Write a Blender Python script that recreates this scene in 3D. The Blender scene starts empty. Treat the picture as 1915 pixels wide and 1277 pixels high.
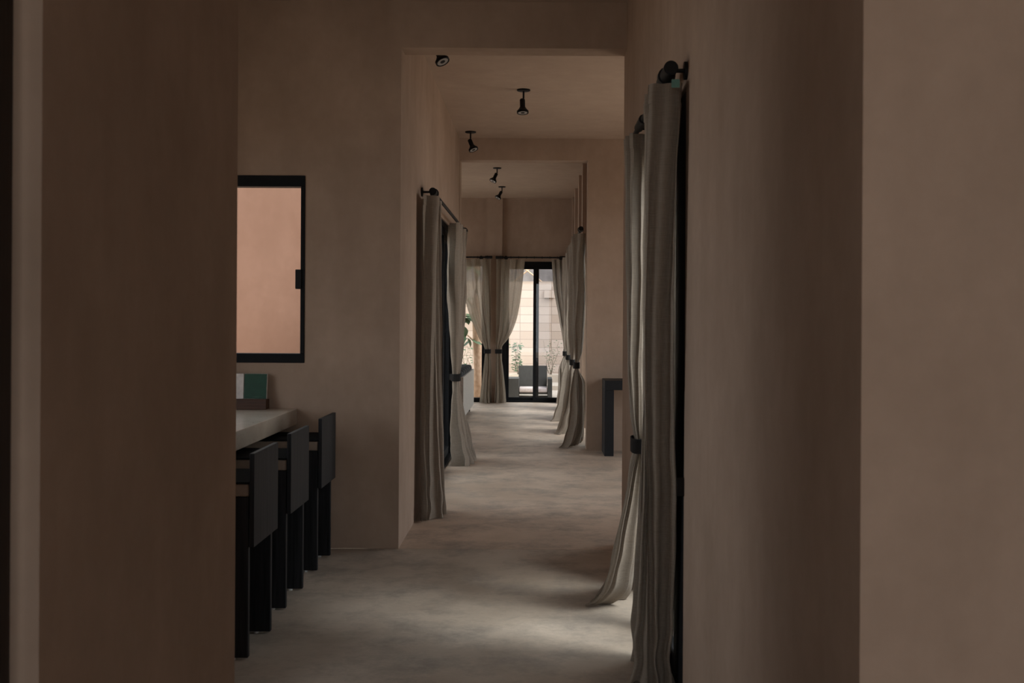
import bpy, bmesh, math, random
from math import sin, cos, pi, radians
from mathutils import Vector, Matrix

scene = bpy.context.scene
COL = scene.collection

# ------------------------------------------------------------------ camera
cam_data = bpy.data.cameras.new('camera')
cam_data.sensor_width = 36.0
cam_data.lens = 39.48
cam_data.shift_x = -0.02324
cam_data.shift_y = -0.02219
cam_data.clip_start = 0.05
cam_data.clip_end = 200
cam_data.dof.use_dof = True
cam_data.dof.focus_distance = 10.5
cam_data.dof.aperture_fstop = 8.0
cam = bpy.data.objects.new('camera', cam_data)
COL.objects.link(cam)
cam.location = (0, 0, 1.45)
cam.rotation_euler = (pi / 2, -0.006, 0)
scene.camera = cam

# ------------------------------------------------------------------ sky and exposure
world = bpy.data.worlds.new('sky')
scene.world = world
world.use_nodes = True
wn = world.node_tree
bg = wn.nodes['Background']
bg.inputs['Color'].default_value = (0.93, 0.97, 1.0, 1)
bg.inputs['Strength'].default_value = 1.05
sun_data = bpy.data.lights.new('sun', 'SUN')
sun_data.energy = 1.35
sun_data.angle = radians(25)          # hazy sky: a wide soft disc
sun_data.color = (1.0, .96, .91)
sun = bpy.data.objects.new('sun', sun_data)
COL.objects.link(sun)
sun.location = (12, -8.4, 20)
sun.rotation_euler = Vector((.60, -.42, 1.0)).to_track_quat('Z', 'Y').to_euler()
scene.view_settings.view_transform = 'Standard'
scene.view_settings.look = 'None'
scene.view_settings.gamma = 1.0
scene.view_settings.use_curve_mapping = False
scene.view_settings.exposure = 1.34
scene.cycles.max_bounces = 14
scene.cycles.diffuse_bounces = 10
scene.cycles.transparent_max_bounces = 24
scene.cycles.sample_clamp_indirect = 4.0
scene.cycles.caustics_reflective = False
scene.cycles.caustics_refractive = False
scene.cycles.use_denoising = True

# ------------------------------------------------------------------ materials
def new_mat(name):
    m = bpy.data.materials.new(name)
    m.use_nodes = True
    nt = m.node_tree
    return m, nt, nt.nodes['Principled BSDF']

def mixc(nt, fac, a, b):
    n = nt.nodes.new('ShaderNodeMix'); n.data_type = 'RGBA'
    nt.links.new(fac, n.inputs[0])
    for k, v in ((6, a), (7, b)):
        if isinstance(v, tuple): n.inputs[k].default_value = (*v, 1)
        else: nt.links.new(v, n.inputs[k])
    return n.outputs[2]

def noise(nt, vec, scale, detail=4, rough=.55, lo=.35, hi=.65):
    n = nt.nodes.new('ShaderNodeTexNoise')
    n.inputs['Scale'].default_value = scale
    n.inputs['Detail'].default_value = detail
    n.inputs['Roughness'].default_value = rough
    nt.links.new(vec, n.inputs['Vector'])
    r = nt.nodes.new('ShaderNodeMapRange')
    r.inputs['From Min'].default_value = lo
    r.inputs['From Max'].default_value = hi
    nt.links.new(n.outputs['Fac'], r.inputs['Value'])
    return r.outputs['Result']

def position(nt, scale=(1, 1, 1)):
    g = nt.nodes.new('ShaderNodeNewGeometry')
    m = nt.nodes.new('ShaderNodeMapping')
    m.inputs['Scale'].default_value = scale
    nt.links.new(g.outputs['Position'], m.inputs['Vector'])
    return m.outputs['Vector']

def bump(nt, bsdf, h, strength, dist=.01):
    b = nt.nodes.new('ShaderNodeBump')
    b.inputs['Strength'].default_value = strength
    b.inputs['Distance'].default_value = dist
    nt.links.new(h, b.inputs['Height'])
    nt.links.new(b.outputs['Normal'], bsdf.inputs['Normal'])

def plaster(name, a, b, rough=.85):
    m, nt, p = new_mat(name)
    v = position(nt)
    n1 = noise(nt, v, 1.1, 9, .68, .34, .66)
    n2 = noise(nt, position(nt, (3, 3, .9)), 1.6, 5, .6, .3, .7)
    n3 = noise(nt, v, 14, 5, .65, .3, .72)
    c = mixc(nt, n1, a, b)
    mid = tuple((x + y) * .5 for x, y in zip(a, b))
    c2 = mixc(nt, n2, tuple(x * .93 for x in a), tuple(x * 1.05 for x in b))
    f = nt.nodes.new('ShaderNodeValue'); f.outputs[0].default_value = .3
    c = mixc(nt, f.outputs[0], c, c2)
    f2 = nt.nodes.new('ShaderNodeMath'); f2.operation = 'MULTIPLY'; f2.inputs[1].default_value = .22
    nt.links.new(n3, f2.inputs[0])
    c = mixc(nt, f2.outputs[0], c, tuple(x * .8 for x in mid))
    nt.links.new(c, p.inputs['Base Color'])
    p.inputs['Roughness'].default_value = rough
    p.inputs['Specular IOR Level'].default_value = .25
    bump(nt, p, n3, .12, .004)
    return m

def plain(name, col, rough=.5, spec=.5, metal=0.0):
    m, nt, p = new_mat(name)
    v = position(nt)
    n = noise(nt, v, 30, 3, .5, .3, .7)
    c = mixc(nt, n, tuple(x * .88 for x in col), tuple(min(1, x * 1.12) for x in col))
    nt.links.new(c, p.inputs['Base Color'])
    p.inputs['Roughness'].default_value = rough
    p.inputs['Specular IOR Level'].default_value = spec
    p.inputs['Metallic'].default_value = metal
    return m

def wood(name, a, b, scale=(40, 40, 2), rough=.45, spec=.4):
    m, nt, p = new_mat(name)
    n = noise(nt, position(nt, scale), 1.0, 5, .6, .3, .7)
    nt.links.new(mixc(nt, n, a, b), p.inputs['Base Color'])
    p.inputs['Roughness'].default_value = rough
    p.inputs['Specular IOR Level'].default_value = spec
    bump(nt, p, n, .25, .002)
    return m

def concrete_floor(name, ca, cb):
    m, nt, p = new_mat(name)
    v = position(nt)
    n1 = noise(nt, v, .9, 8, .66, .36, .64)
    n2 = noise(nt, v, 2.6, 9, .74, .46, .66)
    n3 = noise(nt, v, 45, 4, .6, .35, .7)
    c = mixc(nt, n1, ca, cb)
    f = nt.nodes.new('ShaderNodeMath'); f.operation = 'MULTIPLY'; f.inputs[1].default_value = .75
    nt.links.new(n2, f.inputs[0])
    c = mixc(nt, f.outputs[0], c, (.25, .222, .195))
    f2 = nt.nodes.new('ShaderNodeMath'); f2.operation = 'MULTIPLY'; f2.inputs[1].default_value = .2
    nt.links.new(n3, f2.inputs[0])
    c = mixc(nt, f2.outputs[0], c, (.30, .27, .24))
    nt.links.new(c, p.inputs['Base Color'])
    r = nt.nodes.new('ShaderNodeMapRange')
    r.inputs['To Min'].default_value = .42; r.inputs['To Max'].default_value = .62
    nt.links.new(n2, r.inputs['Value'])
    nt.links.new(r.outputs['Result'], p.inputs['Roughness'])
    p.inputs['Specular IOR Level'].default_value = .35
    bump(nt, p, n2, .05, .004)
    return m

def terrazzo(name):
    m, nt, p = new_mat(name)
    v = position(nt)
    n1 = noise(nt, v, 3, 5, .6)
    vo = nt.nodes.new('ShaderNodeTexVoronoi'); vo.inputs['Scale'].default_value = 70
    nt.links.new(v, vo.inputs['Vector'])
    r = nt.nodes.new('ShaderNodeMapRange')
    r.inputs['From Min'].default_value = .10; r.inputs['From Max'].default_value = .26
    r.inputs['To Min'].default_value = .75; r.inputs['To Max'].default_value = 0
    nt.links.new(vo.outputs['Distance'], r.inputs['Value'])
    nn = noise(nt, v, 60, 2, .5, .5, .62)
    f = nt.nodes.new('ShaderNodeMath'); f.operation = 'MULTIPLY'
    nt.links.new(r.outputs['Result'], f.inputs[0]); nt.links.new(nn, f.inputs[1])
    c = mixc(nt, n1, (.47, .40, .33), (.57, .49, .41))
    c = mixc(nt, f.outputs[0], c, (.09, .075, .06))
    nt.links.new(c, p.inputs['Base Color'])
    p.inputs['Roughness'].default_value = .22
    return m

def linen(name, a, b, trans, open_weave=.05):
    m, nt, p = new_mat(name)
    v = position(nt)
    n1 = noise(nt, position(nt, (300, 300, 18)), 1, 2, .5, .3, .7)
    n2 = noise(nt, position(nt, (18, 18, 420)), 1, 2, .5, .3, .7)
    ad = nt.nodes.new('ShaderNodeMath'); ad.operation = 'ADD'
    nt.links.new(n1, ad.inputs[0]); nt.links.new(n2, ad.inputs[1])
    h = nt.nodes.new('ShaderNodeMath'); h.operation = 'MULTIPLY'; h.inputs[1].default_value = .5
    nt.links.new(ad.outputs[0], h.inputs[0])
    c = mixc(nt, h.outputs[0], a, b)
    nt.links.new(c, p.inputs['Base Color'])
    p.inputs['Roughness'].default_value = .9
    p.inputs['Specular IOR Level'].default_value = .1
    tr = nt.nodes.new('ShaderNodeBsdfTranslucent')
    nt.links.new(c, tr.inputs['Color'])
    mx = nt.nodes.new('ShaderNodeMixShader'); mx.inputs[0].default_value = trans
    nt.links.new(p.outputs[0], mx.inputs[1]); nt.links.new(tr.outputs[0], mx.inputs[2])
    # the open weave lets a little light straight through
    tp = nt.nodes.new('ShaderNodeBsdfTransparent')
    mx2 = nt.nodes.new('ShaderNodeMixShader'); mx2.inputs[0].default_value = open_weave
    nt.links.new(mx.outputs[0], mx2.inputs[1]); nt.links.new(tp.outputs[0], mx2.inputs[2])
    nt.links.new(mx2.outputs[0], nt.nodes['Material Output'].inputs['Surface'])
    return m

def glass(name, tint=(.93, .95, .95)):
    m, nt, p = new_mat(name)
    nt.nodes.remove(p)
    tp = nt.nodes.new('ShaderNodeBsdfTransparent'); tp.inputs['Color'].default_value = (*tint, 1)
    gl = nt.nodes.new('ShaderNodeBsdfGlossy'); gl.inputs['Roughness'].default_value = .01
    fr = nt.nodes.new('ShaderNodeFresnel'); fr.inputs['IOR'].default_value = 1.45
    # fresnel of the outside for both faces of the pane
    ge = nt.nodes.new('ShaderNodeNewGeometry')
    mr = nt.nodes.new('ShaderNodeMapRange')
    mr.inputs['To Min'].default_value = 1.45; mr.inputs['To Max'].default_value = 1 / 1.45
    nt.links.new(ge.outputs['Backfacing'], mr.inputs['Value'])
    nt.links.new(mr.outputs['Result'], fr.inputs['IOR'])
    fr.inputs['IOR'].default_value = 1.45
    mx = nt.nodes.new('ShaderNodeMixShader')
    nt.links.new(fr.outputs[0], mx.inputs[0])
    nt.links.new(tp.outputs[0], mx.inputs[1]); nt.links.new(gl.outputs[0], mx.inputs[2])
    nt.links.new(mx.outputs[0], nt.nodes['Material Output'].inputs['Surface'])
    return m

def blockwork(name):
    m, nt, p = new_mat(name)
    g = nt.nodes.new('ShaderNodeNewGeometry')
    s = nt.nodes.new('ShaderNodeSeparateXYZ'); nt.links.new(g.outputs['Position'], s.inputs[0])
    c = nt.nodes.new('ShaderNodeCombineXYZ')
    nt.links.new(s.outputs['X'], c.inputs['X']); nt.links.new(s.outputs['Z'], c.inputs['Y'])
    br = nt.nodes.new('ShaderNodeTexBrick')
    br.offset = 0.0
    br.inputs['Scale'].default_value = 1.0
    br.inputs['Brick Width'].default_value = .37
    br.inputs['Row Height'].default_value = .193
    br.inputs['Mortar Size'].default_value = .007
    br.inputs['Mortar Smooth'].default_value = .3
    br.inputs['Bias'].default_value = -.15
    br.inputs['Color1'].default_value = (.60, .485, .405, 1)
    br.inputs['Color2'].default_value = (.46, .345, .265, 1)
    br.inputs['Mortar'].default_value = (.32, .24, .19, 1)
    nt.links.new(c.outputs[0], br.inputs['Vector'])
    n = noise(nt, position(nt), 9, 5, .6, .3, .7)
    f = nt.nodes.new('ShaderNodeMath'); f.operation = 'MULTIPLY'; f.inputs[1].default_value = .2
    nt.links.new(n, f.inputs[0])
    nt.links.new(mixc(nt, f.outputs[0], br.outputs['Color'], (.48, .38, .31)), p.inputs['Base Color'])
    p.inputs['Roughness'].default_value = .9
    return m

M = {}
M['plaster'] = plaster('pinkish_beige_plaster', (.32, .232, .176), (.455, .342, .268))
M['ceiling'] = plaster('pale_beige_plaster', (.41, .315, .25), (.48, .378, .305))
M['pink'] = plaster('terracotta_pink_render', (.235, .122, .080), (.30, .165, .115))
M['floor'] = concrete_floor('polished_concrete', (.37, .305, .245), (.58, .50, .42))
M['floor_warm'] = concrete_floor('beige_polished_concrete', (.44, .335, .255), (.64, .51, .405))
M['gravel'] = plaster('pale_paving', (.50, .42, .34), (.60, .51, .42))
M['black'] = plain('black_steel', (.010, .010, .011), .55, .2)
M['black_alu'] = plain('black_aluminium', (.009, .010, .012), .6, .12)
M['oak'] = wood('black_stained_oak', (.008, .008, .009), (.022, .022, .024), (60, 60, 3), .55, .12)
M['matte'] = plain('matte_black', (.008, .008, .008), .95, .03)
M['console'] = plain('black_lacquer', (.009, .010, .012), .5, .2)
M['walnut'] = wood('dark_walnut', (.045, .020, .012), (.10, .045, .026), (3, 40, 60), .5)
M['darkwood'] = wood('very_dark_wood', (.010, .007, .006), (.030, .018, .013), (50, 50, 2), .5, .3)
M['tan'] = plain('tan_leather', (.20, .15, .115), .6, .3)
M['terrazzo'] = terrazzo('beige_terrazzo')
M['apron'] = plain('grey_concrete', (.07, .068, .065), .7, .3)
M['linen'] = linen('grey_brown_linen', (.235, .20, .165), (.35, .30, .25), .09)
M['linen_sheer'] = linen('beige_linen', (.33, .28, .225), (.46, .395, .32), .40, .14)
M['band'] = plain('black_webbing', (.012, .011, .011), .8, .2)
M['teal'] = plain('teal_cloth_label', (.16, .33, .29), .8, .2)
M['glass'] = glass('clear_glass')
M['smoked'] = glass('tinted_glass', (.72, .74, .76))
M['lens'] = plain('frosted_lamp_lens', (.30, .29, .28), .3, .5)
M['steel'] = plain('bright_steel', (.62, .62, .62), .35, .6, .2)
M['green'] = plain('green_paper', (.006, .055, .030), .5, .3)
M['greenline'] = plain('pale_green_print', (.03, .12, .07), .5, .4)
M['page'] = plain('white_paper', (.72, .68, .66), .7, .3)
M['block'] = blockwork('pale_concrete_blocks')
M['greywall'] = plaster('weathered_grey_concrete', (.16, .14, .13), (.42, .37, .35))
M['pole'] = wood('peeled_pole_wood', (.60, .40, .25), (.74, .53, .36), (6, 6, 6), .7)
M['bark'] = wood('tan_bark', (.46, .29, .19), (.66, .47, .345), (26, 26, 14), .9, .1)
M['leaf'] = plain('green_leaf', (.12, .18, .10), .5, .3)
M['leaf_dark'] = plain('dark_green_leaf', (.07, .13, .06), .5, .3)
M['stem'] = plain('brown_stem', (.12, .09, .06), .8, .2)
M['grey_panel'] = plain('pale_grey_laminate', (.43, .40, .37), .45, .4)
M['black_fabric'] = plain('black_upholstery', (.012, .013, .015), .75, .3)
M['patio'] = wood('grey_weathered_board', (.036, .035, .032), (.06, .057, .052), (40, 40, 4), .7, .3)
M['cushion'] = plain('pale_outdoor_cushion', (.55, .47, .45), .85, .2)

# ------------------------------------------------------------------ helpers
def link(name, me, mat, parent=None, smooth=False, mods=()):
    o = bpy.data.objects.new(name, me)
    COL.objects.link(o)
    if mat is not None: me.materials.append(mat)
    if smooth:
        for p in me.polygons: p.use_smooth = True
    if parent is not None: o.parent = parent
    return o

class MB:
    """collects shapes into one bmesh and links them as one object"""
    def __init__(self): self.bm = bmesh.new()
    def box(self, x0, x1, y0, y1, z0, z1, bevel=0, seg=2, mat4=None):
        r = bmesh.ops.create_cube(self.bm, size=1)
        vs = r['verts']
        bmesh.ops.scale(self.bm, verts=vs, vec=(x1 - x0, y1 - y0, z1 - z0))
        bmesh.ops.translate(self.bm, verts=vs, vec=((x0 + x1) / 2, (y0 + y1) / 2, (z0 + z1) / 2))
        if bevel:
            es = list({e for v in vs for e in v.link_edges})
            rb = bmesh.ops.bevel(self.bm, geom=es, offset=bevel, segments=seg, affect='EDGES', profile=.5)
            vs = list({v for f in rb['faces'] for v in f.verts} | {v for v in vs if v.is_valid})
        if mat4 is not None:
            bmesh.ops.transform(self.bm, matrix=mat4, verts=vs)
        return self
    def cyl(self, p0, p1, r0, r1=None, n=20):
        r1 = r0 if r1 is None else r1
        p0, p1 = Vector(p0), Vector(p1)
        d = p1 - p0
        q = d.to_track_quat('Z', 'Y').to_matrix().to_4x4()
        bmesh.ops.create_cone(self.bm, cap_ends=True, segments=n, radius1=r0, radius2=r1, depth=d.length,
                              matrix=Matrix.Translation((p0 + p1) / 2) @ q)
        return self
    def lathe(self, prof, n=28, mat4=None):
        """prof: list of (radius, z) around the local z axis"""
        rings = []
        for r, z in prof:
            if r < 1e-5: rings.append([self.bm.verts.new((0, 0, z))])
            else: rings.append([self.bm.verts.new((r * cos(2 * pi * k / n), r * sin(2 * pi * k / n), z)) for k in range(n)])
        for a, b in zip(rings, rings[1:]):
            for k in range(n):
                k2 = (k + 1) % n
                if len(a) == 1 and len(b) == 1: continue
                if len(a) == 1: self.bm.faces.new((a[0], b[k2], b[k]))
                elif len(b) == 1: self.bm.faces.new((a[k], a[k2], b[0]))
                else: self.bm.faces.new((a[k], a[k2], b[k2], b[k]))
        if mat4 is not None:
            bmesh.ops.transform(self.bm, matrix=mat4, verts=[v for r in rings for v in r])
        return self
    def tube(self, pts, radii, n=10):
        rings = []
        pts = [Vector(p) for p in pts]
        for i, p in enumerate(pts):
            d = (pts[min(i + 1, len(pts) - 1)] - pts[max(i - 1, 0)]).normalized()
            q = d.to_track_quat('Z', 'Y')
            r = radii[i] if hasattr(radii, '__len__') else radii
            rings.append([self.bm.verts.new(p + q @ Vector((r * cos(2 * pi * k / n), r * sin(2 * pi * k / n), 0))) for k in range(n)])
        for a, b in zip(rings, rings[1:]):
            for k in range(n):
                self.bm.faces.new((a[k], a[(k + 1) % n], b[(k + 1) % n], b[k]))
        self.bm.faces.new(rings[0][::-1]); self.bm.faces.new(rings[-1])
        return self
    def leaf(self, p, d, up, L, W):
        d = Vector(d).normalized(); up = Vector(up)
        s = d.cross(up)
        s = s.normalized() if s.length > 1e-4 else Vector((1, 0, 0))
        nrm = s.cross(d)
        rows = [(0, .0), (.18, .6), (.42, 1), (.7, .75), (.9, .3), (1, 0)]
        prev = None
        for t, w in rows:
            c = Vector(p) + d * (L * t) - nrm * (L * .18 * t * t)
            if w == 0: cur = [self.bm.verts.new(c)]
            else: cur = [self.bm.verts.new(c - s * W * w / 2 + nrm * W * .1), self.bm.verts.new(c), self.bm.verts.new(c + s * W * w / 2 + nrm * W * .1)]
            if prev:
                if len(prev) == 1: self.bm.faces.new((prev[0], cur[1], cur[0])); self.bm.faces.new((prev[0], cur[2], cur[1]))
                elif len(cur) == 1: self.bm.faces.new((prev[0], prev[1], cur[0])); self.bm.faces.new((prev[1], prev[2], cur[0]))
                else:
                    self.bm.faces.new((prev[0], prev[1], cur[1], cur[0])); self.bm.faces.new((prev[1], prev[2], cur[2], cur[1]))
            prev = cur
        return self
    def build(self, name, mat, parent=None, smooth=False, auto=False):
        me = bpy.data.meshes.new(name)
        bmesh.ops.recalc_face_normals(self.bm, faces=self.bm.faces)
        self.bm.to_mesh(me); self.bm.free()
        o = link(name, me, mat, parent, smooth)
        if auto:
            for p in me.polygons: p.use_smooth = True
            me.set_sharp_from_angle(angle=radians(35))
        return o

def struct(name, boxes, mat, parent=None, bevel=0):
    b = MB()
    for q in boxes: b.box(*q, bevel=bevel)
    o = b.build(name, mat, parent)
    if parent is None: o['kind'] = 'structure'
    return o

def tag(o, label, cat, group=None):
    o['label'] = label; o['category'] = cat
    if group: o['group'] = group
    return o

def thing(name, loc, label, cat, group=None):
    o = bpy.data.objects.new(name, None)
    COL.objects.link(o); o.location = loc; o.empty_display_size = .1
    return tag(o, label, cat, group)

def part(mb, name, mat, root, **k):
    """world-space shape made a child of a thing standing at root.location"""
    loc = Vector((0, 0, 0)); r = root
    while r is not None: loc += r.location; r = r.parent
    bmesh.ops.translate(mb.bm, verts=mb.bm.verts, vec=-loc)
    return mb.build(name, mat, root, **k)

# ------------------------------------------------------------------ the building
XL, XR = -.855, .563          # the two lines of the enfilade
CZ, CZ3 = 3.44, 3.53          # ceilings
YA, YB, YF = 7.06, 12.40, 19.42

struct('floor', [(-3.2, 3.2, -3.2, 2.06, -.12, 0), (-3.2, .76, 2.06, YA - .002, -.12, 0)], M['floor'])
struct('floor_far', [(XL - .2, 3.0, YA + .002, YB + .1, -.12, 0), (-5.7, .9, YB + .1, YF + .2, -.12, 0)], M['floor_warm'])
struct('trim_9', [(-3.2, 3.0, YA - .003, YA + .003, -.125, -.004)], M['apron'])
struct('ceiling', [(-3.2, 3.2, -3.2, 2.06, CZ, CZ + .2), (-3.2, .76, 2.06, 7.26, CZ, CZ + .2)], M['ceiling'])
struct('ceiling_far', [(XL - .2, 3.0, 7.26, YB, CZ, CZ + .2), (-5.7, .9, YB, YF + .2, CZ3, CZ3 + .2)], M['ceiling'])

# room behind the camera
struct('wall_back', [(-3.2, -1.0, -3.2, -3, 0, CZ), (1.5, 3.2, -3.2, -3, 0, CZ), (-1.0, 1.5, -3.2, -3, 2.75, CZ)], M['plaster'])
struct('wall_left_near', [(-3.2, -3, -3, -2.8, 0, CZ), (-3.2, -3, .8, 1.94, 0, CZ), (-3.2, -3, -2.8, .8, 2.7, CZ)], M['plaster'])
struct('wall_right_near', [(3, 3.2, -3, 1.94, 0, CZ)], M['plaster'])
struct('wall_front_left', [(-3.2, XL, 1.94, 2.14, 0, CZ), (-1.055, XL, 2.14, 3.21, 0, CZ)], M['plaster'])
struct('wall_front_right', [(XR, 3.2, 1.94, 2.14, 0, CZ), (XR, .763, 2.14, 4.24, 0, CZ)], M['plaster'])
# dining space
struct('wall_right', [(XR, .763, 4.24, 6.05, 2.33, CZ), (XR, .763, 6.05, 7.26, 0, CZ)], M['plaster'])
struct('wall_dining_south', [(-3.0, -1.055, 3.01, 3.21, 0, CZ)], M['plaster'])
struct('wall_dining_west', [(-3.2, -3.0, 3.01, 3.35, 0, CZ), (-3.2, -3.0, 5.6, 7.26, 0, CZ), (-3.2, -3.0, 3.35, 5.6, 2.3, CZ)], M['plaster'])
WX0, WX1, WZ0, WZ1 = -2.75, -1.4535, 1.164, 2.34
struct('wall_back_dining', [(-3.0, WX0, YA, 7.26, 0, CZ), (WX1, XL, YA, 7.26, 0, CZ), (WX0, WX1, YA, 7.26, 0, WZ0),
                            (WX0, WX1, YA, 7.26, WZ1, CZ)], M['plaster'])
struct('trim_1', [(XL, XR, YA, 7.26, 3.15, CZ)], M['plaster'])
# passage with the doors on its left and a room on its right
LD0, LD1, LDZ = 8.5, 12.02, 2.36
struct('wall_left_passage', [(XL - .2, XL, 7.26, LD0, 0, CZ), (XL - .2, XL, LD0, LD1, LDZ, CZ), (XL - .2, XL, LD1, YB, 0, CZ)], M['plaster'])
struct('wall_south_room', [(.763, 3.0, 7.06, 7.26, 0, CZ)], M['plaster'])
struct('wall_east_room', [(2.8, 3.0, 7.26, 8.0, 0, CZ), (2.8, 3.0, 11.4, YB, 0, CZ), (2.8, 3.0, 8.0, 11.4, 2.4, CZ)], M['plaster'])
struct('wall_partition', [(.565, 3.0, YB, 12.63, 0, CZ3), (XL - .2, -.845, YB, 12.63, 0, CZ3), (-.845, .565, YB, 12.63, 3.20, CZ3)], M['plaster'])
# last room
struct('wall_court_end', [(-5.7, XL - .2, YB, 12.63, 0, CZ3)], M['pink'])
struct('wall_left_far', [(-5.7, -5.5, 12.63, 13.6, 0, CZ3), (-5.7, -5.5, 18.6, YF, 0, CZ3), (-5.7, -5.5, 13.6, 18.6, 2.7, CZ3)], M['plaster'])
struct('wall_right_far', [(.72, .9, 12.63, YF, 2.40, CZ3), (.72, .9, 12.63, 12.85, 0, 2.4)], M['plaster'])
for k, (a, b) in enumerate(((14.95, 15.22), (16.25, 16.55), (17.87, 18.15), (19.12, YF))):
    struct('trim_%d' % (k + 2), [(.613, .9, a, b, 0, 2.40), (.613, .72, a, b, 2.40, CZ3)], M['plaster'])
struct('wall_end', [(-5.7, -3.2, YF, YF + .2, 0, CZ3), (-3.2, .9, YF, YF + .2, 2.44, CZ3), (.612, .9, YF, YF + .2, 0, 2.44)], M['plaster'])
struct('trim_6', [(-.862, -.585, YF - .07, YF + .2, 0, CZ3)], M['plaster'])

# outside
struct('ground', [(-14, 14, -14, 34, -.3, -.13)], M['gravel'])
struct('terrace', [(-3.8, 3.5, YF + .2, 24.6, -.13, -.03)], M['gravel'])
struct('wall_court_west', [(-6.9, -6.7, 7.26, 12.63, -.13, 2.2)], M['block'])
struct('wall_garden', [(-8, 8, 26.4, 26.6, -.13, 2.33)], M['block'])
struct('wall_neighbour', [(-9, 9, 29.5, 29.8, -.13, 4.6)], M['greywall'])
struct('trim_7', [(-6, 6, 24.6, 25.1, -.13, .22)], M['gravel'])
struct('trim_8', [(.1, 6, 23.3, 24.6, -.03, .06)], M['gravel'])

# ------------------------------------------------------------------ doors and windows
def frame_part(root, name, boxes, mat=None, bevel=.003):
    b = MB()
    for q in boxes: b.box(*q, bevel=bevel, seg=1)
    return part(b, name, mat or M['black_alu'], root)

def opening(name, loc):
    o = bpy.data.objects.new(name, None); COL.objects.link(o); o.location = loc
    o['kind'] = 'structure'
    return o

# sliding window with the terracotta wall behind it
w = opening('window_1', ((WX0 + WX1) / 2, YA, WZ0))
frame_part(w, 'window_frame', [(WX0, WX1, YA - .01, YA + .09, WZ1 - .068, WZ1), (WX0, WX1, YA - .01, YA + .09, WZ0, WZ0 + .058),
                               (WX1 - .026, WX1, YA - .01, YA + .09, WZ0 + .058, WZ1 - .068), (WX0, WX0 + .03, YA - .01, YA + .09, WZ0 + .058, WZ1 - .068)])
frame_part(w, 'pane', [(WX0 + .03, WX1 - .026, YA + .04, YA + .048, WZ0 + .058, WZ1 - .068)], M['glass'], 0)
frame_part(w, 'latch', [(WX1 - .056, WX1 - .018, YA - .022, YA + .02, 1.628, 1.75)], M['black'])

# door in the right wall behind the first curtains
d = opening('door_2', (XR + .06, 5.15, 0))
frame_part(d, 'door_frame', [(XR + .002, XR + .12, 4.245, 4.40, 0, 2.32), (XR + .002, XR + .12, 5.97, 6.045, 0, 2.32), (XR + .002, XR + .12, 4.40, 5.97, 2.25, 2.32), (XR + .002, XR + .12, 4.40, 5.97, 0.001, .03)])
for a, b, x in ((4.40, 5.24, XR + .004), (5.14, 5.97, XR + .07)):
    p = frame_part(d, 'door_panel', [(x, x + .035, a, a + .16, .03, 2.25), (x, x + .035, b - .07, b, .03, 2.25), (x, x + .035, a + .16, b - .07, .03, .10), (x, x + .035, a + .16, b - .07, 2.18, 2.25)])
    frame_part(p, 'glass_pane', [(x + .014, x + .022, a + .16, b - .07, .10, 2.18)], M['glass'], 0)

# sliding door on the left of the passage
d = opening('door_3', (XL - .06, 10.2, 0))
frame_part(d, 'door_frame', [(XL - .13, XL - .012, LD0, LD0 + .05, 0, LDZ), (XL - .13, XL - .012, LD1 - .05, LD1, 0, LDZ), (XL - .13, XL - .012, LD0 + .05, LD1 - .05, LDZ - .06, LDZ), (XL - .13, XL - .012, LD0 + .05, LD1 - .05, .001, .02)])
for a, b, x in ((8.75, 10.66, XL - .06), (10.4, 11.97, XL - .11)):
    p = frame_part(d, 'door_panel', [(x, x + .045, a, a + .08, .02, LDZ - .06), (x, x + .045, b - .08, b, .02, LDZ - .06), (x, x + .045, a + .08, b - .08, .02, .10), (x, x + .045, a + .08, b - .08, LDZ - .13, LDZ - .06)])
    frame_part(p, 'glass_pane', [(x + .018, x + .026, a + .08, b - .08, .10, LDZ - .13)], M['glass'], 0)

# doors of the end wall
d = opening('door_4', (-.06, YF + .1, 0))
yf = YF + .05
frame_part(d, 'door_frame', [(-.583, -.515, yf, yf + .1, 0, 2.44), (.545, .61, yf, yf + .1, 0, 2.44), (-.515, .545, yf, yf + .1, 2.355, 2.44), (-.515, .545, yf, yf + .1, .001, .03)])
for a, b, y, g in ((-.515, .052, yf + .052, 'glass'), (-.045, .545, yf + .005, 'smoked')):
    p = frame_part(d, 'door_panel', [(a, a + .05, y, y + .04, .03, 2.355), (b - .055, b, y, y + .04, .03, 2.355), (a + .05, b - .055, y, y + .04, .03, .085), (a + .05, b - .055, y, y + .04, 2.31, 2.355)])
    frame_part(p, 'glass_pane', [(a + .045, b - .055, y + .016, y + .024, .085, 2.31)], M[g], 0)
d = opening('door_5', (-2.0, YF + .1, 0))
frame_part(d, 'door_frame', [(-3.2, -3.13, yf, yf + .1, 0, 2.44), (-.935, -.864, yf, yf + .1, 0, 2.44), (-3.13, -.935, yf, yf + .1, 2.355, 2.44), (-3.13, -.935, yf, yf + .1, .001, .075)])
frame_part(d, 'glass_pane', [(-3.13, -.935, yf + .045, yf + .053, .075, 2.355)], M['glass'], 0)

# doors between the pillars of the last room, behind their curtains
for k, (a, b) in enumerate(((12.85, 14.95), (15.22, 16.25), (16.55, 17.87), (18.15, 19.12))):
    d = opening('door_%d' % (6 + k), (.78, (a + b) / 2, 0))
    frame_part(d, 'door_frame', [(.74, .84, a, a + .06, 0, 2.40), (.74, .84, b - .06, b, 0, 2.40), (.74, .84, a + .06, b - .06, 2.33, 2.40), (.74, .84, a + .06, b - .06, .001, .07)])
    frame_part(d, 'glass_pane', [(.786, .794, a + .06, b - .06, .07, 2.33)], M['glass'], 0)

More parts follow.
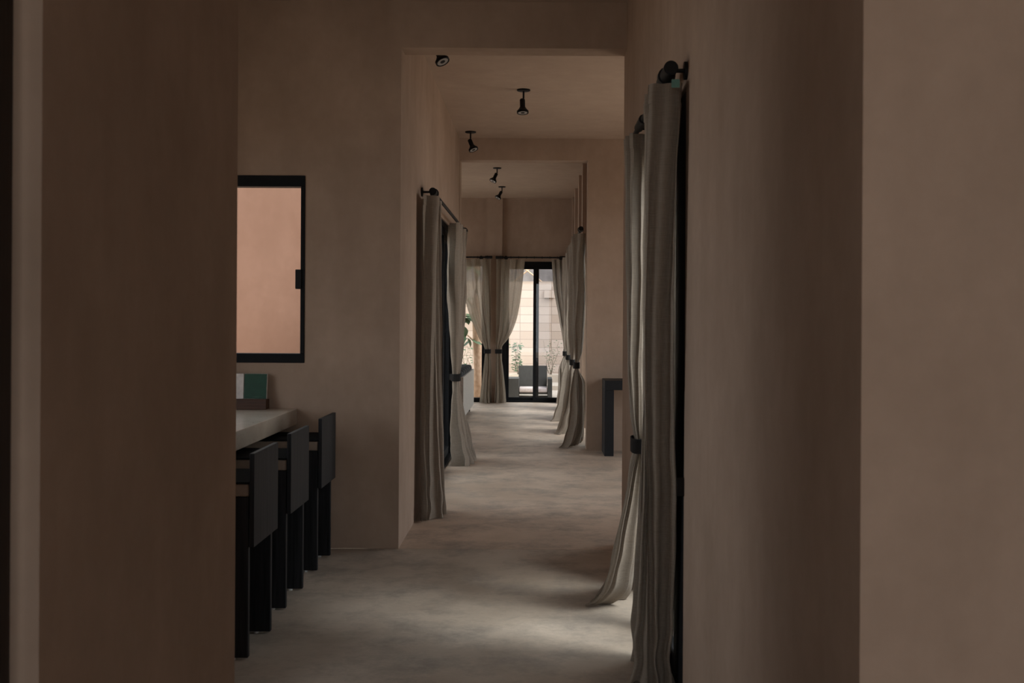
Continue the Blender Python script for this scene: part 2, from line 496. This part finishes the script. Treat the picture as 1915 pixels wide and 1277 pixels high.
# dark wooden door leaf folded open at the left edge of the picture
d = opening('door_1', (-.91, 1.45, 0))
frame_part(d, 'door_leaf', [(-.945, -.893, .55, 1.90, .01, 2.6)], M['darkwood'], .002)
frame_part(d, 'door_stile', [(-.893, -.886, 1.80, 1.90, .01, 2.6), (-.893, -.886, 1.52, 1.62, .01, 2.6)], M['darkwood'], .002)
frame_part(d, 'hinge', [(-.90, -.886, 1.90, 1.937, .3, .42), (-.90, -.886, 1.90, 1.937, 2.1, 2.22)], M['black'], .001)

# ------------------------------------------------------------------ curtains
def pchip(keys):
    xs = [k[0] for k in keys]; n = len(keys); m = len(keys[0])
    dv = [[(keys[i + 1][j] - keys[i][j]) / (xs[i + 1] - xs[i]) for j in range(1, m)] for i in range(n - 1)]
    tg = []
    for i in range(n):
        if i == 0: tg.append(dv[0])
        elif i == n - 1: tg.append(dv[-1])
        else:
            tg.append([0 if p * q <= 0 else 2 * p * q / (p + q) for p, q in zip(dv[i - 1], dv[i])])
    def f(x):
        x = min(max(x, xs[0]), xs[-1])
        i = 0
        while i < n - 2 and x > xs[i + 1]: i += 1
        h = xs[i + 1] - xs[i]; t = (x - xs[i]) / h
        h00 = 2 * t ** 3 - 3 * t * t + 1; h10 = t ** 3 - 2 * t * t + t; h01 = -2 * t ** 3 + 3 * t * t; h11 = t ** 3 - t * t
        return [h00 * keys[i][j] + h10 * h * tg[i][j - 1] + h01 * keys[i + 1][j] + h11 * h * tg[i + 1][j - 1] for j in range(1, m)]
    return f

def curtain(label, group, keys, folds, seed, axis='y', mat='linen', tie=None, wall=None, header=.075, wrinkle=.004, phase=None, ripple=(0, 0)):
    """keys: (height, start along the rod, end, distance of start, distance of end, fold depth), from the hem up"""
    rnd = random.Random(seed)
    f = pchip(keys)
    z0, z1 = keys[0][0], keys[-1][0]
    nu = int(folds * 36); nv = 80
    ph = [rnd.uniform(0, 2 * pi) for _ in range(8)]
    if phase is not None: ph[1] = phase
    def P(s, z, off=0.0):
        a0, a1, b0, b1, amp = f(z)
        ss = s + .05 * sin(2 * pi * s * 1.3 + ph[0]) * s * (1 - s) * 4
        th = 2 * pi * folds * ss + ph[1]
        drift = .5 * sin(z * 1.3 + ph[2] + 3 * s)
        w = sin(th + drift) + .30 * sin(th * 1.63 + ph[3] + .7 * z) + .26 * sin(th * 2.71 + ph[4] - z) + .13 * sin(th * 5.3 + ph[7] + 1.7 * z)
        e = min(1, 8 * s + .85, 8 * (1 - s) + .85)
        wob = wrinkle * sin(9 * z + 5 * s + ph[5]) * (1 + 1.5 * max(0, .5 - z) / .5) + wrinkle * .6 * sin(23 * z + 13 * s + ph[6]) + .010 * max(0, 1 - z / .35) * sin(31 * z + 9 * s + ph[7]) * sin(17 * s + ph[5])
        a = a0 + (a1 - a0) * s - amp * .35 * sin(2 * th) * e
        if ripple[0]:
            rt = 2 * pi * ripple[0] * s + .9 * z + ph[6]
            a += ripple[1] * (sin(rt) + .45 * sin(1.7 * rt + ph[7] + .5 * z) ) * min(1, .45 + .4 * abs(z1 - z))
        b = b0 + (b1 - b0) * s + (amp * w * e + wob) + off
        return (b, a) if axis == 'y' else (a, b)
    def sheet(za, zb, n, off=0.0):
        bm = bmesh.new(); rows = []
        for j in range(n + 1):
            z = za + (zb - za) * j / n
            row = []
            for i in range(nu + 1):
                x, y = P(i / nu, z, off)
                row.append(bm.verts.new((x, y, z)))
            rows.append(row)
        for r0, r1 in zip(rows, rows[1:]):
            for i in range(nu): bm.faces.new((r0[i], r0[i + 1], r1[i + 1], r1[i]))
        return bm
    a0, a1, b0, b1, amp = f(z1)
    ca, cb = (a0 + a1) / 2, (b0 + b1) / 2
    base = (cb, ca, z0) if axis == 'y' else (ca, cb, z0)
    root = thing('curtain', base, label, 'curtain', group)
    mb = MB(); mb.bm.free(); mb.bm = sheet(z0, z1 - header, nv)
    o = part(mb, 'drape', M[mat], root, smooth=True)
    mb = MB(); mb.bm.free(); mb.bm = sheet(z1 - header, z1, 4, -.003 if cb > 0 or axis == 'x' else .003)
    part(mb, 'header', M[mat], root, smooth=True)
    if tie is not None:
        a0, a1, b0, b1, amp = f(tie)
        ra = abs(a1 - a0) / 2 + amp * .4 + .012; rb = abs(b1 - b0) / 2 + amp * 1.35 + .012
        ca, cb = (a0 + a1) / 2, (b0 + b1) / 2
        mb = MB(); n = 32; rings = []
        for (rr, zz) in ((0, -.036), (.004, -.034), (.004, .034), (0, .036), (-.004, .034), (-.004, -.034)):
            ring = []
            for k in range(n):
                t = 2 * pi * k / n
                ct, st = cos(t), sin(t)
                ct = math.copysign(abs(ct) ** .7, ct); st = math.copysign(abs(st) ** .7, st)
                qa, qb = ca + (ra + rr) * ct, cb + (rb + rr) * st
                ring.append(mb.bm.verts.new((qb, qa, tie + zz) if axis == 'y' else (qa, qb, tie + zz)))
            rings.append(ring)
        for r0, r1 in zip(rings, rings[1:] + rings[:1]):
            for k in range(n): mb.bm.faces.new((r0[k], r0[(k + 1) % n], r1[(k + 1) % n], r1[k]))
        if wall is not None:
            (wx, wy) = wall
            s = (cb, ca) if axis == 'y' else (ca, cb)
            v = Vector((wx - s[0], wy - s[1])); u = v.normalized()
            st = Vector(s) + u * (rb if axis == 'y' else ra)
            nrm = Vector((-u.y, u.x)) * .004
            q = [st + nrm, Vector(wall) + nrm, Vector(wall) - nrm, st - nrm]
            lo = [mb.bm.verts.new((c.x, c.y, tie - .03)) for c in q]; hi = [mb.bm.verts.new((c.x, c.y, tie + .03)) for c in q]
            for k in range(4): mb.bm.faces.new((lo[k], lo[(k + 1) % 4], hi[(k + 1) % 4], hi[k]))
            mb.bm.faces.new(lo[::-1]); mb.bm.faces.new(hi)
        part(mb, 'tie_band', M['band'], root, auto=True)
    return root, P

g1 = 'linen curtains on the right wall of the dining space'
c1, P1 = curtain('tall untied grey linen curtain nearest the camera on the right wall', g1,
    [(.004, 4.40, 4.78, .470, .50, .054), (.30, 4.36, 4.76, .474, .50, .052), (.78, 4.30, 4.70, .482, .50, .050), (.95, 4.27, 4.69, .474, .498, .048), (1.3, 4.22, 4.66, .468, .495, .048), (1.9, 4.18, 4.64, .473, .495, .048), (2.2, 4.16, 4.62, .485, .495, .05), (2.335, 4.16, 4.62, .490, .495, .052)],
    2.6, 11, phase=pi / 2, ripple=(15, .019), wrinkle=.0012)
c2, P2 = curtain('grey linen curtain tied low with a black band, behind the nearest curtain', g1,
    [(.004, 5.66, 5.95, .30, .47, .05), (.03, 5.62, 5.97, .335, .48, .05), (.12, 5.55, 5.98, .385, .49, .045), (.4, 5.46, 5.85, .44, .50, .035), (.72, 5.42, 5.68, .487, .505, .02), (.84, 5.40, 5.56, .499, .504, .012), (.97, 5.42, 5.70, .493, .505, .022), (1.3, 5.46, 5.85, .487, .51, .03), (1.9, 5.47, 5.92, .487, .515, .034), (2.36, 5.47, 5.95, .487, .52, .036)],
    4, 5, tie=.84, ripple=(16, .009), wrinkle=.002)

g2 = 'linen curtains at the sliding door on the left of the passage'
curtain('grey linen curtain hanging straight at the near end of the left sliding door', g2,
    [(.004, 7.98, 8.50, -.765, -.69, .055), (.25, 8.0, 8.50, -.77, -.70, .05), (1.0, 8.02, 8.60, -.785, -.735, .045), (1.7, 8.02, 8.68, -.785, -.745, .045), (2.335, 8.02, 8.72, -.782, -.755, .05)],
    2.2, 21, phase=-pi / 2 - .2, ripple=(10, .013), wrinkle=.0015)
curtain('pale linen curtain gathered by a black band beyond the left sliding door', g2,
    [(.004, 10.98, 11.62, -.735, -.69, .08), (.05, 10.98, 11.60, -.74, -.70, .075), (.3, 11.0, 11.5, -.765, -.735, .055), (.65, 11.02, 11.32, -.788, -.775, .03), (.865, 11.06, 11.22, -.792, -.785, .02), (1.05, 11.0, 11.34, -.785, -.775, .03), (1.5, 10.75, 11.6, -.785, -.775, .045), (2.0, 10.52, 11.75, -.78, -.77, .05), (2.34, 10.42, 11.8, -.775, -.77, .05)],
    6, 31, tie=.865, wall=(XL, 11.2))

g3 = 'linen curtains along the right side of the last room'
row = [(12.68, 'nearest linen curtain of the receding row just beyond the partition wall', 41, .92, .27),
       (14.12, 'second linen curtain of the receding row on the right side of the last room', 42, .90, .22),
       (15.95, 'third linen curtain of the receding row on the right side of the last room', 43, .90, .24),
       (17.72, 'fourth linen curtain of the row, last before the corner by the garden door', 44, .90, .33)]
for y, lab, sd, tz, fx in row:
    curtain(lab, g3,
        [(.004, y - .10, y + .62, fx + .04, .52, .05), (.04, y - .08, y + .62, fx + .075, .53, .05), (.3, y - .04, y + .52, fx + .14, .54, .05), (.7, y + .04, y + .36, .435, .545, .035), (tz, y + .09, y + .24, .462, .475, .012), (1.1, y + .06, y + .42, .475, .51, .035), (1.6, y, y + .95, .49, .515, .05), (2.42, y - .02, y + 1.2, .50, .51, .055)],
        6, sd, tie=tz)

g4 = 'linen curtains on the garden end wall'
yc = YF - .16
curtain('sheer linen curtain tied back to the left side of the end wall pillar', g4,
    [(.004, -.945, -.748, yc, yc, .05), (.2, -.925, -.765, yc, yc, .045), (.6, -.885, -.765, yc, yc, .03), (.886, -.862, -.79, yc, yc, .02), (.97, -.88, -.785, yc, yc, .022), (1.09, -.955, -.78, yc, yc, .03), (1.28, -1.035, -.775, yc, yc, .035), (1.44, -1.105, -.775, yc, yc, .035), (1.69, -1.19, -.775, yc, yc, .035), (1.96, -1.25, -.775, yc, yc, .035), (2.466, -1.31, -.775, yc, yc, .035)],
    3, 51, axis='x', mat='linen_sheer', tie=.886)
curtain('sheer linen curtain tied back to the right side of the end wall pillar', g4,
    [(.004, -.702, -.512, yc, yc, .05), (.2, -.69, -.525, yc, yc, .045), (.6, -.685, -.565, yc, yc, .03), (.886, -.672, -.598, yc, yc, .02), (.97, -.675, -.58, yc, yc, .022), (1.09, -.69, -.49, yc, yc, .03), (1.28, -.69, -.395, yc, yc, .035), (1.5, -.69, -.325, yc, yc, .035), (1.9, -.69, -.26, yc, yc, .035), (2.466, -.69, -.20, yc, yc, .035)],
    3, 53, axis='x', mat='linen_sheer', tie=.886)
curtain('linen curtain drawn to the right edge of the garden door', g4,
    [(.004, .37, .53, yc, yc, .05), (.3, .40, .54, yc, yc, .04), (.55, .40, .56, yc, yc, .035), (.90, .50, .575, yc, yc, .02), (1.1, .47, .575, yc, yc, .03), (1.5, .40, .575, yc, yc, .035), (2.0, .31, .57, yc, yc, .035), (2.466, .275, .56, yc, yc, .035)],
    3.5, 57, axis='x', mat='linen', tie=.90, wall=(.612, YF - .2))

# sewn label on the nearest curtain
part(MB().box(.492, .522, 4.112, 4.116, 2.30, 2.33), 'sewn_label', M['teal'], c1)['label'] = 'teal sewn label'
# loose end of a tie band fixed to the wall by the nearest curtain
part(MB().box(.535, XR, 4.228, 4.236, .785, .855, bevel=.002), 'tie_band', M['band'], c1)

# ------------------------------------------------------------------ curtain rods
def rod(label, axis, fixed, z, a0, a1, wall, brackets, caps=True, cap_len=.2, cap_r=.027, r=.013, rings=0, joints=()):
    def V(a, b, zz): return (b, a, zz) if axis == 'y' else (a, b, zz)
    root = thing('curtain_rod', V((a0 + a1) / 2, fixed, z), label, 'curtain rod', 'black curtain rods')
    part(MB().cyl(V(a0, fixed, z), V(a1, fixed, z), r, n=16), 'pole', M['black'], root, auto=True)
    for e, s in ((a0, 1), (a1, -1))[:2 if caps else 1]:
        mb = MB().cyl(V(e - s * .03, fixed, z), V(e + s * cap_len, fixed, z), cap_r, n=20)
        mb.cyl(V(e - s * .035, fixed, z), V(e - s * .03, fixed, z), cap_r * .8, n=20)
        mb.cyl(V(e + s * cap_len * .45, fixed, z), V(e + s * cap_len * .6, fixed, z), cap_r * 1.25, n=20)
        part(mb, 'finial', M['black'], root, auto=True)
    for a in joints:
        part(MB().cyl(V(a - .12, fixed, z), V(a + .12, fixed, z), .022, n=20), 'joint', M['black'], root, auto=True)
    for a in brackets:
        sg = 1 if wall > fixed else -1
        mb = MB().cyl(V(a, fixed, z), V(a, wall - sg * .004, z + .0), .008, n=12)
        mb.cyl(V(a, wall - sg * .012, z), V(a, wall, z), .034, n=24)
        part(mb, 'bracket', M['black'], root, auto=True)
    for k in range(rings):
        a = a0 + (a1 - a0) * (k + .7) / (rings + .6)
        part(MB().cyl(V(a - .006, fixed, z), V(a + .006, fixed, z), r + .008, n=16), 'ring', M['black'], root, auto=True)
    return root
rod('black curtain rod with thick finials on the right wall above the nearest curtains', 'y', .497, 2.385, 4.2, 5.93, XR, (4.22, 5.5), cap_len=.24, joints=(5.36,), caps=False)
rod('black curtain rod on the left wall of the passage above the sliding door', 'y', -.765, 2.385, 8.3, 12.1, XL, (8.33, 12.05))
rod('black curtain rod running along the right side of the last room', 'y', .505, 2.47, 12.7, 19.05, .613, (15.08, 16.4, 18.0))
rod('short black curtain rod on the end wall left of the pillar', 'x', yc, 2.50, -2.9, -.785, YF, (-2.8, -.95), cap_len=.09, cap_r=.024, rings=8)
rod('black curtain rod over the garden door right of the pillar', 'x', yc, 2.50, -.66, .49, YF, (-.52, .42), cap_len=.09, cap_r=.024, rings=8)

# ------------------------------------------------------------------ ceiling spotlights
def spot(label, x, y, zc, tx, ty, loc='ceiling'):
    """tx, ty: lean of the lamp head (radians) towards +x and towards the camera"""
    root = thing('ceiling_spotlight', (x, y, zc), label, 'spotlight', 'black ceiling spotlights')
    def ch(mb, name, mat, par=root): return mb.build(name, mat, par, auto=True)
    ch(MB().lathe([(0, 0), (.058, 0), (.058, -.010), (.05, -.014), (0, -.014)]), 'canopy', M['black'])
    mb = MB().cyl((0, 0, -.012), (0, 0, -.075), .0085, n=14)
    mb.cyl((0, 0, -.07), (0, 0, -.098), .005, n=12)
    ch(mb, 'stem', M['black'])
    T = Matrix.Translation((0, 0, -.085)) @ Matrix.Rotation(-tx, 4, 'Y') @ Matrix.Rotation(-ty, 4, 'X') @ Matrix.Translation((-.010, 0, 0))
    head = ch(MB().lathe([(0, .004), (.019, .003), (.023, -.004), (.023, -.066), (.026, -.074), (.047, -.104), (.051, -.106), (.051, -.124), (.046, -.126), (.044, -.118), (0, -.112)], 32, T), 'lamp_head', M['black'])
    ch(MB().lathe([(0, -.1135), (.030, -.1150), (.0345, -.119), (.040, -.1225), (.020, -.1215), (.0, -.1215)], 32, T), 'lens', M['lens'], head)
    ch(MB().lathe([(0, -.1217), (.018, -.1217), (.017, -.1235), (0, -.1245)], 24, T), 'lens_cap', M['black'], head)
    return root
spot('black ceiling spotlight partly hidden by the first lintel, tilted to the right', -.705, 7.9, CZ, radians(26), radians(16))
spot('black ceiling spotlight hanging straight down in the middle of the passage ceiling', -.118, 9.76, CZ, radians(2), radians(10))
spot('black ceiling spotlight above the left wall in front of the second lintel, tilted right', -.707, 11.97, CZ, radians(22), radians(14))
spot('nearer of the two black ceiling spotlights leaning left in the last room', -.546, 15.5, CZ3, radians(-24), radians(14))
spot('farther of the two black ceiling spotlights leaning left in the last room', -.545, 17.7, CZ3, radians(-28), radians(14))

# ------------------------------------------------------------------ table, chairs, book
t = thing('dining_table', (-2.0, 5.5, 0), 'long beige terrazzo table with a thick speckled slab top, beneath the window', 'table')
part(MB().box(-2.55, -1.497, 3.9, YA - .004, .778, .877, bevel=.004), 'tabletop', M['terrazzo'], t)
part(MB().box(-2.45, -1.66, 4.0, YA - .01, .722, .777, bevel=.003), 'apron', M['apron'], t)
part(MB().box(-2.35, -1.80, 4.2, YA - .02, 0, .721, bevel=.003), 'base', M['black'], t)

def chair(x, y, label, depth=.44, wide=.43):
    """x: outer face of the back board, y: near side"""
    root = thing('counter_chair', (x - depth / 2, y + wide / 2, 0), label, 'chair', 'black wooden chairs along the table')
    xb = x - .021
    for yy in (y, y + wide - .03):
        l = part(MB().box(xb - depth + .02, xb - .003, yy, yy + .03, .010, .69, bevel=.004), 'leg', M['oak'], root)
        part(MB().box(xb - depth + .04, xb - .12, yy + .006, yy + .024, 0, .010, bevel=.001).cyl((xb - .07, yy + .015, 0), (xb - .07, yy + .015, .010), .011, n=14), 'glide', M['steel'], l)
    part(MB().box(xb - depth + .05, xb - .01, y + .03, y + wide - .03, .60, .69, bevel=.002), 'seat_rail', M['oak'], root)
    part(MB().box(xb - depth + .02, xb - .004, y + .002, y + wide - .002, .691, .744, bevel=.006, seg=3), 'seat', M['tan'], root)['label'] = 'tan seat pad'
    part(MB().box(xb - depth + .016, xb - .002, y - .001, y + wide + .001, .7445, .753, bevel=.002), 'seat_top', M['matte'], root)['label'] = 'black top of the seat'
    part(MB().box(xb, x, y - .004, y + wide + .004, .478, .874, bevel=.002), 'backrest', M['oak'], root)
    return root
chair(-1.183, 4.74, 'black wooden chair nearest the camera, partly hidden by the left hall wall')
chair(-1.205, 5.555, 'middle one of the three black wooden chairs along the terrazzo table')
chair(-1.212, 6.39, 'black wooden chair farthest along the table, close to the window wall')

bs = thing('book_stand', (-1.82, 7.0, .877), 'dark walnut block standing on the end of the terrazzo table', 'book stand')
part(MB().box(-1.985, -1.668, 6.955, 7.045, .878, .938, bevel=.002), 'block', M['walnut'], bs)
part(MB().box(-1.985, -1.668, 6.955, 6.962, .938, .943, bevel=.001), 'lip', M['walnut'], bs)
bk = thing('open_book', (-1.817, 7.0, .94), 'open book with a green right page propped up on the walnut block', 'book')
def page_block(x0, x1, ang, mat, name, thick):
    mb = MB().box(0, x1 - x0, 0, thick, 0, .157, bevel=.001, seg=1)
    T = Matrix.Translation((x0, 6.995, .941)) @ Matrix.Rotation(ang, 4, 'Z') @ Matrix.Rotation(radians(-6), 4, 'X')
    bmesh.ops.transform(mb.bm, matrix=T, verts=mb.bm.verts)
    return part(mb, name, mat, bk), T
o, T = page_block(-1.817, -1.672, radians(-4), M['page'], 'pages', .012)
for nm, x0, x1, z0, z1, mt in (('green_page', .001, .1435, .001, .156, 'green'), ('printed_line', .055, .118, .0125, .0145, 'greenline'), ('printed_line', .055, .10, .0075, .009, 'greenline')):
    yy = (-.0012, -.0002) if nm == 'green_page' else (-.0016, -.0012)
    mb = MB().box(x0, x1, yy[0], yy[1], z0, z1); bmesh.ops.transform(mb.bm, matrix=T, verts=mb.bm.verts)
    q = part(mb, nm, M[mt], bk)
mb = MB().box(-.145, 0, 0, .012, 0, .157, bevel=.001, seg=1)
bmesh.ops.transform(mb.bm, matrix=Matrix.Translation((-1.819, 6.995, .941)) @ Matrix.Rotation(radians(6), 4, 'Z') @ Matrix.Rotation(radians(-6), 4, 'X'), verts=mb.bm.verts)
part(mb, 'pages', M['page'], bk)['label'] = 'white left page'

# ------------------------------------------------------------------ console by the partition
c = thing('console_table', (1.4, 12.12, 0), 'black square-framed console table against the partition in the right room', 'console')
part(MB().box(.735, 2.1, 11.88, 12.36, .70, .80, bevel=.002), 'tabletop', M['console'], c)
part(MB().box(.735, .832, 11.88, 12.36, 0, .6995, bevel=.002), 'leg', M['console'], c)
part(MB().box(2.003, 2.1, 11.88, 12.36, 0, .6995, bevel=.002), 'leg', M['console'], c)

# ------------------------------------------------------------------ sofa in the last room
s = thing('sofa', (-1.4, 16.4, 0), 'long low sofa with pale grey back panel and black cushions in the last room', 'sofa')
mb = MB()
bmv = [mb.bm.verts.new(p) for p in ((-.97, 15.12, .10), (-.97, 17.7, .10), (-.97, 17.7, .655), (-.97, 15.12, .655), (-1.01, 15.12, .10), (-1.01, 17.7, .10), (-1.01, 17.7, .655), (-1.01, 15.12, .655))]
for q in ((0, 1, 2, 3), (7, 6, 5, 4), (0, 4, 5, 1), (1, 5, 6, 2), (2, 6, 7, 3), (3, 7, 4, 0)): mb.bm.faces.new([bmv[k] for k in q])
part(mb, 'back_panel', M['grey_panel'], s)['label'] = 'pale grey back panel'
part(MB().box(-1.85, -1.012, 15.13, 17.69, .12, .36, bevel=.006), 'seat_base', M['black'], s)
part(MB().box(-1.85, -1.012, 15.12, 15.18, .361, .60, bevel=.006), 'armrest', M['black'], s)
for (x, y) in ((-1.06, 17.55), (-1.06, 15.2), (-1.78, 17.55), (-1.78, 15.2)):
    part(MB().box(x - .04, x + .04, y - .05, y + .05, 0, .12, bevel=.004), 'leg', M['black'], s)
gy = 15.2
for k in range(6):
    T = Matrix.Translation((-1.11, gy + .205, .37)) @ Matrix.Rotation(radians(4), 4, 'Y')
    mb = MB().box(-.09, .09, -.195, .195, 0, .36, bevel=.045, seg=4, mat4=T)
    q = mb.build('back_cushion', M['black_fabric'], None, auto=True)
    q.parent = s
    q.data.transform(Matrix.Translation(-s.location))
    gy += .41

# ------------------------------------------------------------------ garden
a = thing('lounge_chair', (-.13, 21.6, -.03), 'low dark grey boarded lounge chair with pale seat pad outside the garden door', 'lounge chair')
def gb(x0, x1, y0, y1, z0, z1, name, mat, bevel=.004, mat4=None):
    return part(MB().box(x0, x1, y0, y1, z0, z1, bevel=bevel, mat4=mat4), name, M[mat], a)
gb(-.575, -.31, 21.05, 21.75, -.03, .325, 'armrest', 'patio')
gb(.232, .315, 21.05, 21.75, -.03, .325, 'armrest', 'patio')
T = Matrix.Translation((-.075, 21.62, .10)) @ Matrix.Rotation(radians(-14), 4, 'X')
mb = MB().box(-.25, .30, 0, .035, 0, .46, bevel=.004)
bmesh.ops.transform(mb.bm, matrix=T, verts=mb.bm.verts)
part(mb, 'backrest', M['patio'], a)
gb(-.308, .230, 21.1, 21.66, .03, .07, 'seat', 'patio')
part(MB().box(-.305, .225, 21.06, 21.60, .0705, .15, bevel=.02, seg=3), 'seat_pad', M['cushion'], a, auto=True)['label'] = 'pale seat pad'

def plant(label, x, y, z0, h, n, sd, spread, L, mat, kind='climbing_plant', droop=.3):
    rnd = random.Random(sd)
    root = thing(kind, (x, y, z0), label, 'plant', 'plants in the garden')
    st = MB(); lf = MB()
    for k in range(4):
        px, py = rnd.uniform(-.04, .04), rnd.uniform(-.03, .03)
        pts = [(px, py, 0)]
        for j in range(1, 7):
            px += rnd.uniform(-1, 1) * spread * .3; py += rnd.uniform(-1, 1) * spread * .12
            pts.append((px, py, h * j / 6 * rnd.uniform(.92, 1.05)))
        st.tube(pts, [.006 - .0006 * q for q in range(7)], 6)
        for q in range(n // 4):
            t = rnd.uniform(.15, 6); i = min(5, int(t)); u = t - i
            p = Vector(pts[i]).lerp(Vector(pts[i + 1]), u)
            ang = rnd.uniform(0, 2 * pi)
            dd = Vector((cos(ang), sin(ang) * .6, rnd.uniform(-droop, .4)))
            l = L * rnd.uniform(.6, 1.2)
            lf.leaf(p + dd * rnd.uniform(0, spread * .5), dd, (rnd.uniform(-.4, .4), rnd.uniform(-.9, 0), 1), l, l * .55)
    st.build('stem', M['stem'], root, smooth=True)
    lf.build('foliage', M[mat], root)
    return root
plant('leafy green climbing plant against the garden block wall left of the door post', -.36, 24.85, .221, .70, 160, 3, .13, .075, 'leaf_dark')
plant('sparse wispy shrub against the block wall right of the door post', .33, 24.85, .221, .72, 100, 8, .2, .045, 'leaf_dark')
plant('thin twiggy plant at the garden wall left of the tree trunk', -1.50, 24.85, .221, .65, 50, 13, .25, .07, 'leaf_dark')

# tree beyond the left end door
rnd = random.Random(4)
tr = thing('tree', (-1.1, 20.9, -.03), 'tree with a tan rough trunk and large green leaves outside the end window', 'tree')
part(MB().tube([(-1.06, 20.9, -.03), (-1.065, 20.9, .5), (-1.09, 20.9, 1.1), (-1.12, 20.9, 1.7), (-1.10, 20.9, 2.4), (-1.05, 20.9, 3.2)], [.092, .084, .08, .076, .07, .06], 18), 'trunk', M['bark'], tr, smooth=True)
br = MB(); lf = MB()
for (p0, p1) in (((-1.10, 20.9, 1.35), (-1.55, 20.6, 1.62)), ((-1.12, 20.9, 1.6), (-1.6, 20.7, 2.1)), ((-1.12, 20.9, 1.0), (-1.5, 20.55, 1.25)), ((-1.1, 20.9, 2.3), (-1.5, 20.7, 2.9)), ((-1.05, 20.9, 2.6), (-.6, 20.8, 3.1))):
    p0, p1 = Vector(p0), Vector(p1)
    pts = [p0.lerp(p1, k / 4) + Vector((0, 0, .05 * sin(pi * k / 4))) for k in range(5)]
    br.tube(pts, [.016, .013, .010, .008, .005], 8)
    for k in range(11):
        t = rnd.uniform(.15, 1); p = p0.lerp(p1, t)
        an = rnd.uniform(0, 2 * pi)
        lf.leaf(p, (cos(an), sin(an) * .7, rnd.uniform(-.9, .2)), (0, -.5, 1), rnd.uniform(.15, .24), rnd.uniform(.09, .13))
lf.leaf((-1.30, 20.55, 1.30), (.05, -.1, -1), (0, -1, .2), .2, .125)
part(br, 'branch', M['bark'], tr, smooth=True)
part(lf, 'foliage', M['leaf'], tr)

# box on the garden wall, poles above it
u = thing('utility_box', (.31, 26.4, 1.9), 'small beige box fixed to the garden block wall', 'utility box')
part(MB().box(.19, .42, 26.33, 26.399, 1.94, 2.12, bevel=.004), 'casing', M['block'], u)
part(MB().box(.21, .33, 26.34, 26.398, 1.925, 1.9395, bevel=.002), 'cable_entry', M['stem'], u)
for lab, p0, p1 in (('tan wooden pole rising to the right behind the garden wall', (-3.55, 27.2, -.12), (.35, 27.2, 3.07)),
                    ('tan wooden pole falling to the right behind the garden wall', (-.9, 27.13, 3.13), (3.4, 27.13, -.12))):
    q = MB().cyl(p0, p1, .017, n=10).build('wooden_pole', M['pole'], None, auto=True)
    tag(q, lab, 'pole', 'crossed wooden poles behind the garden wall')
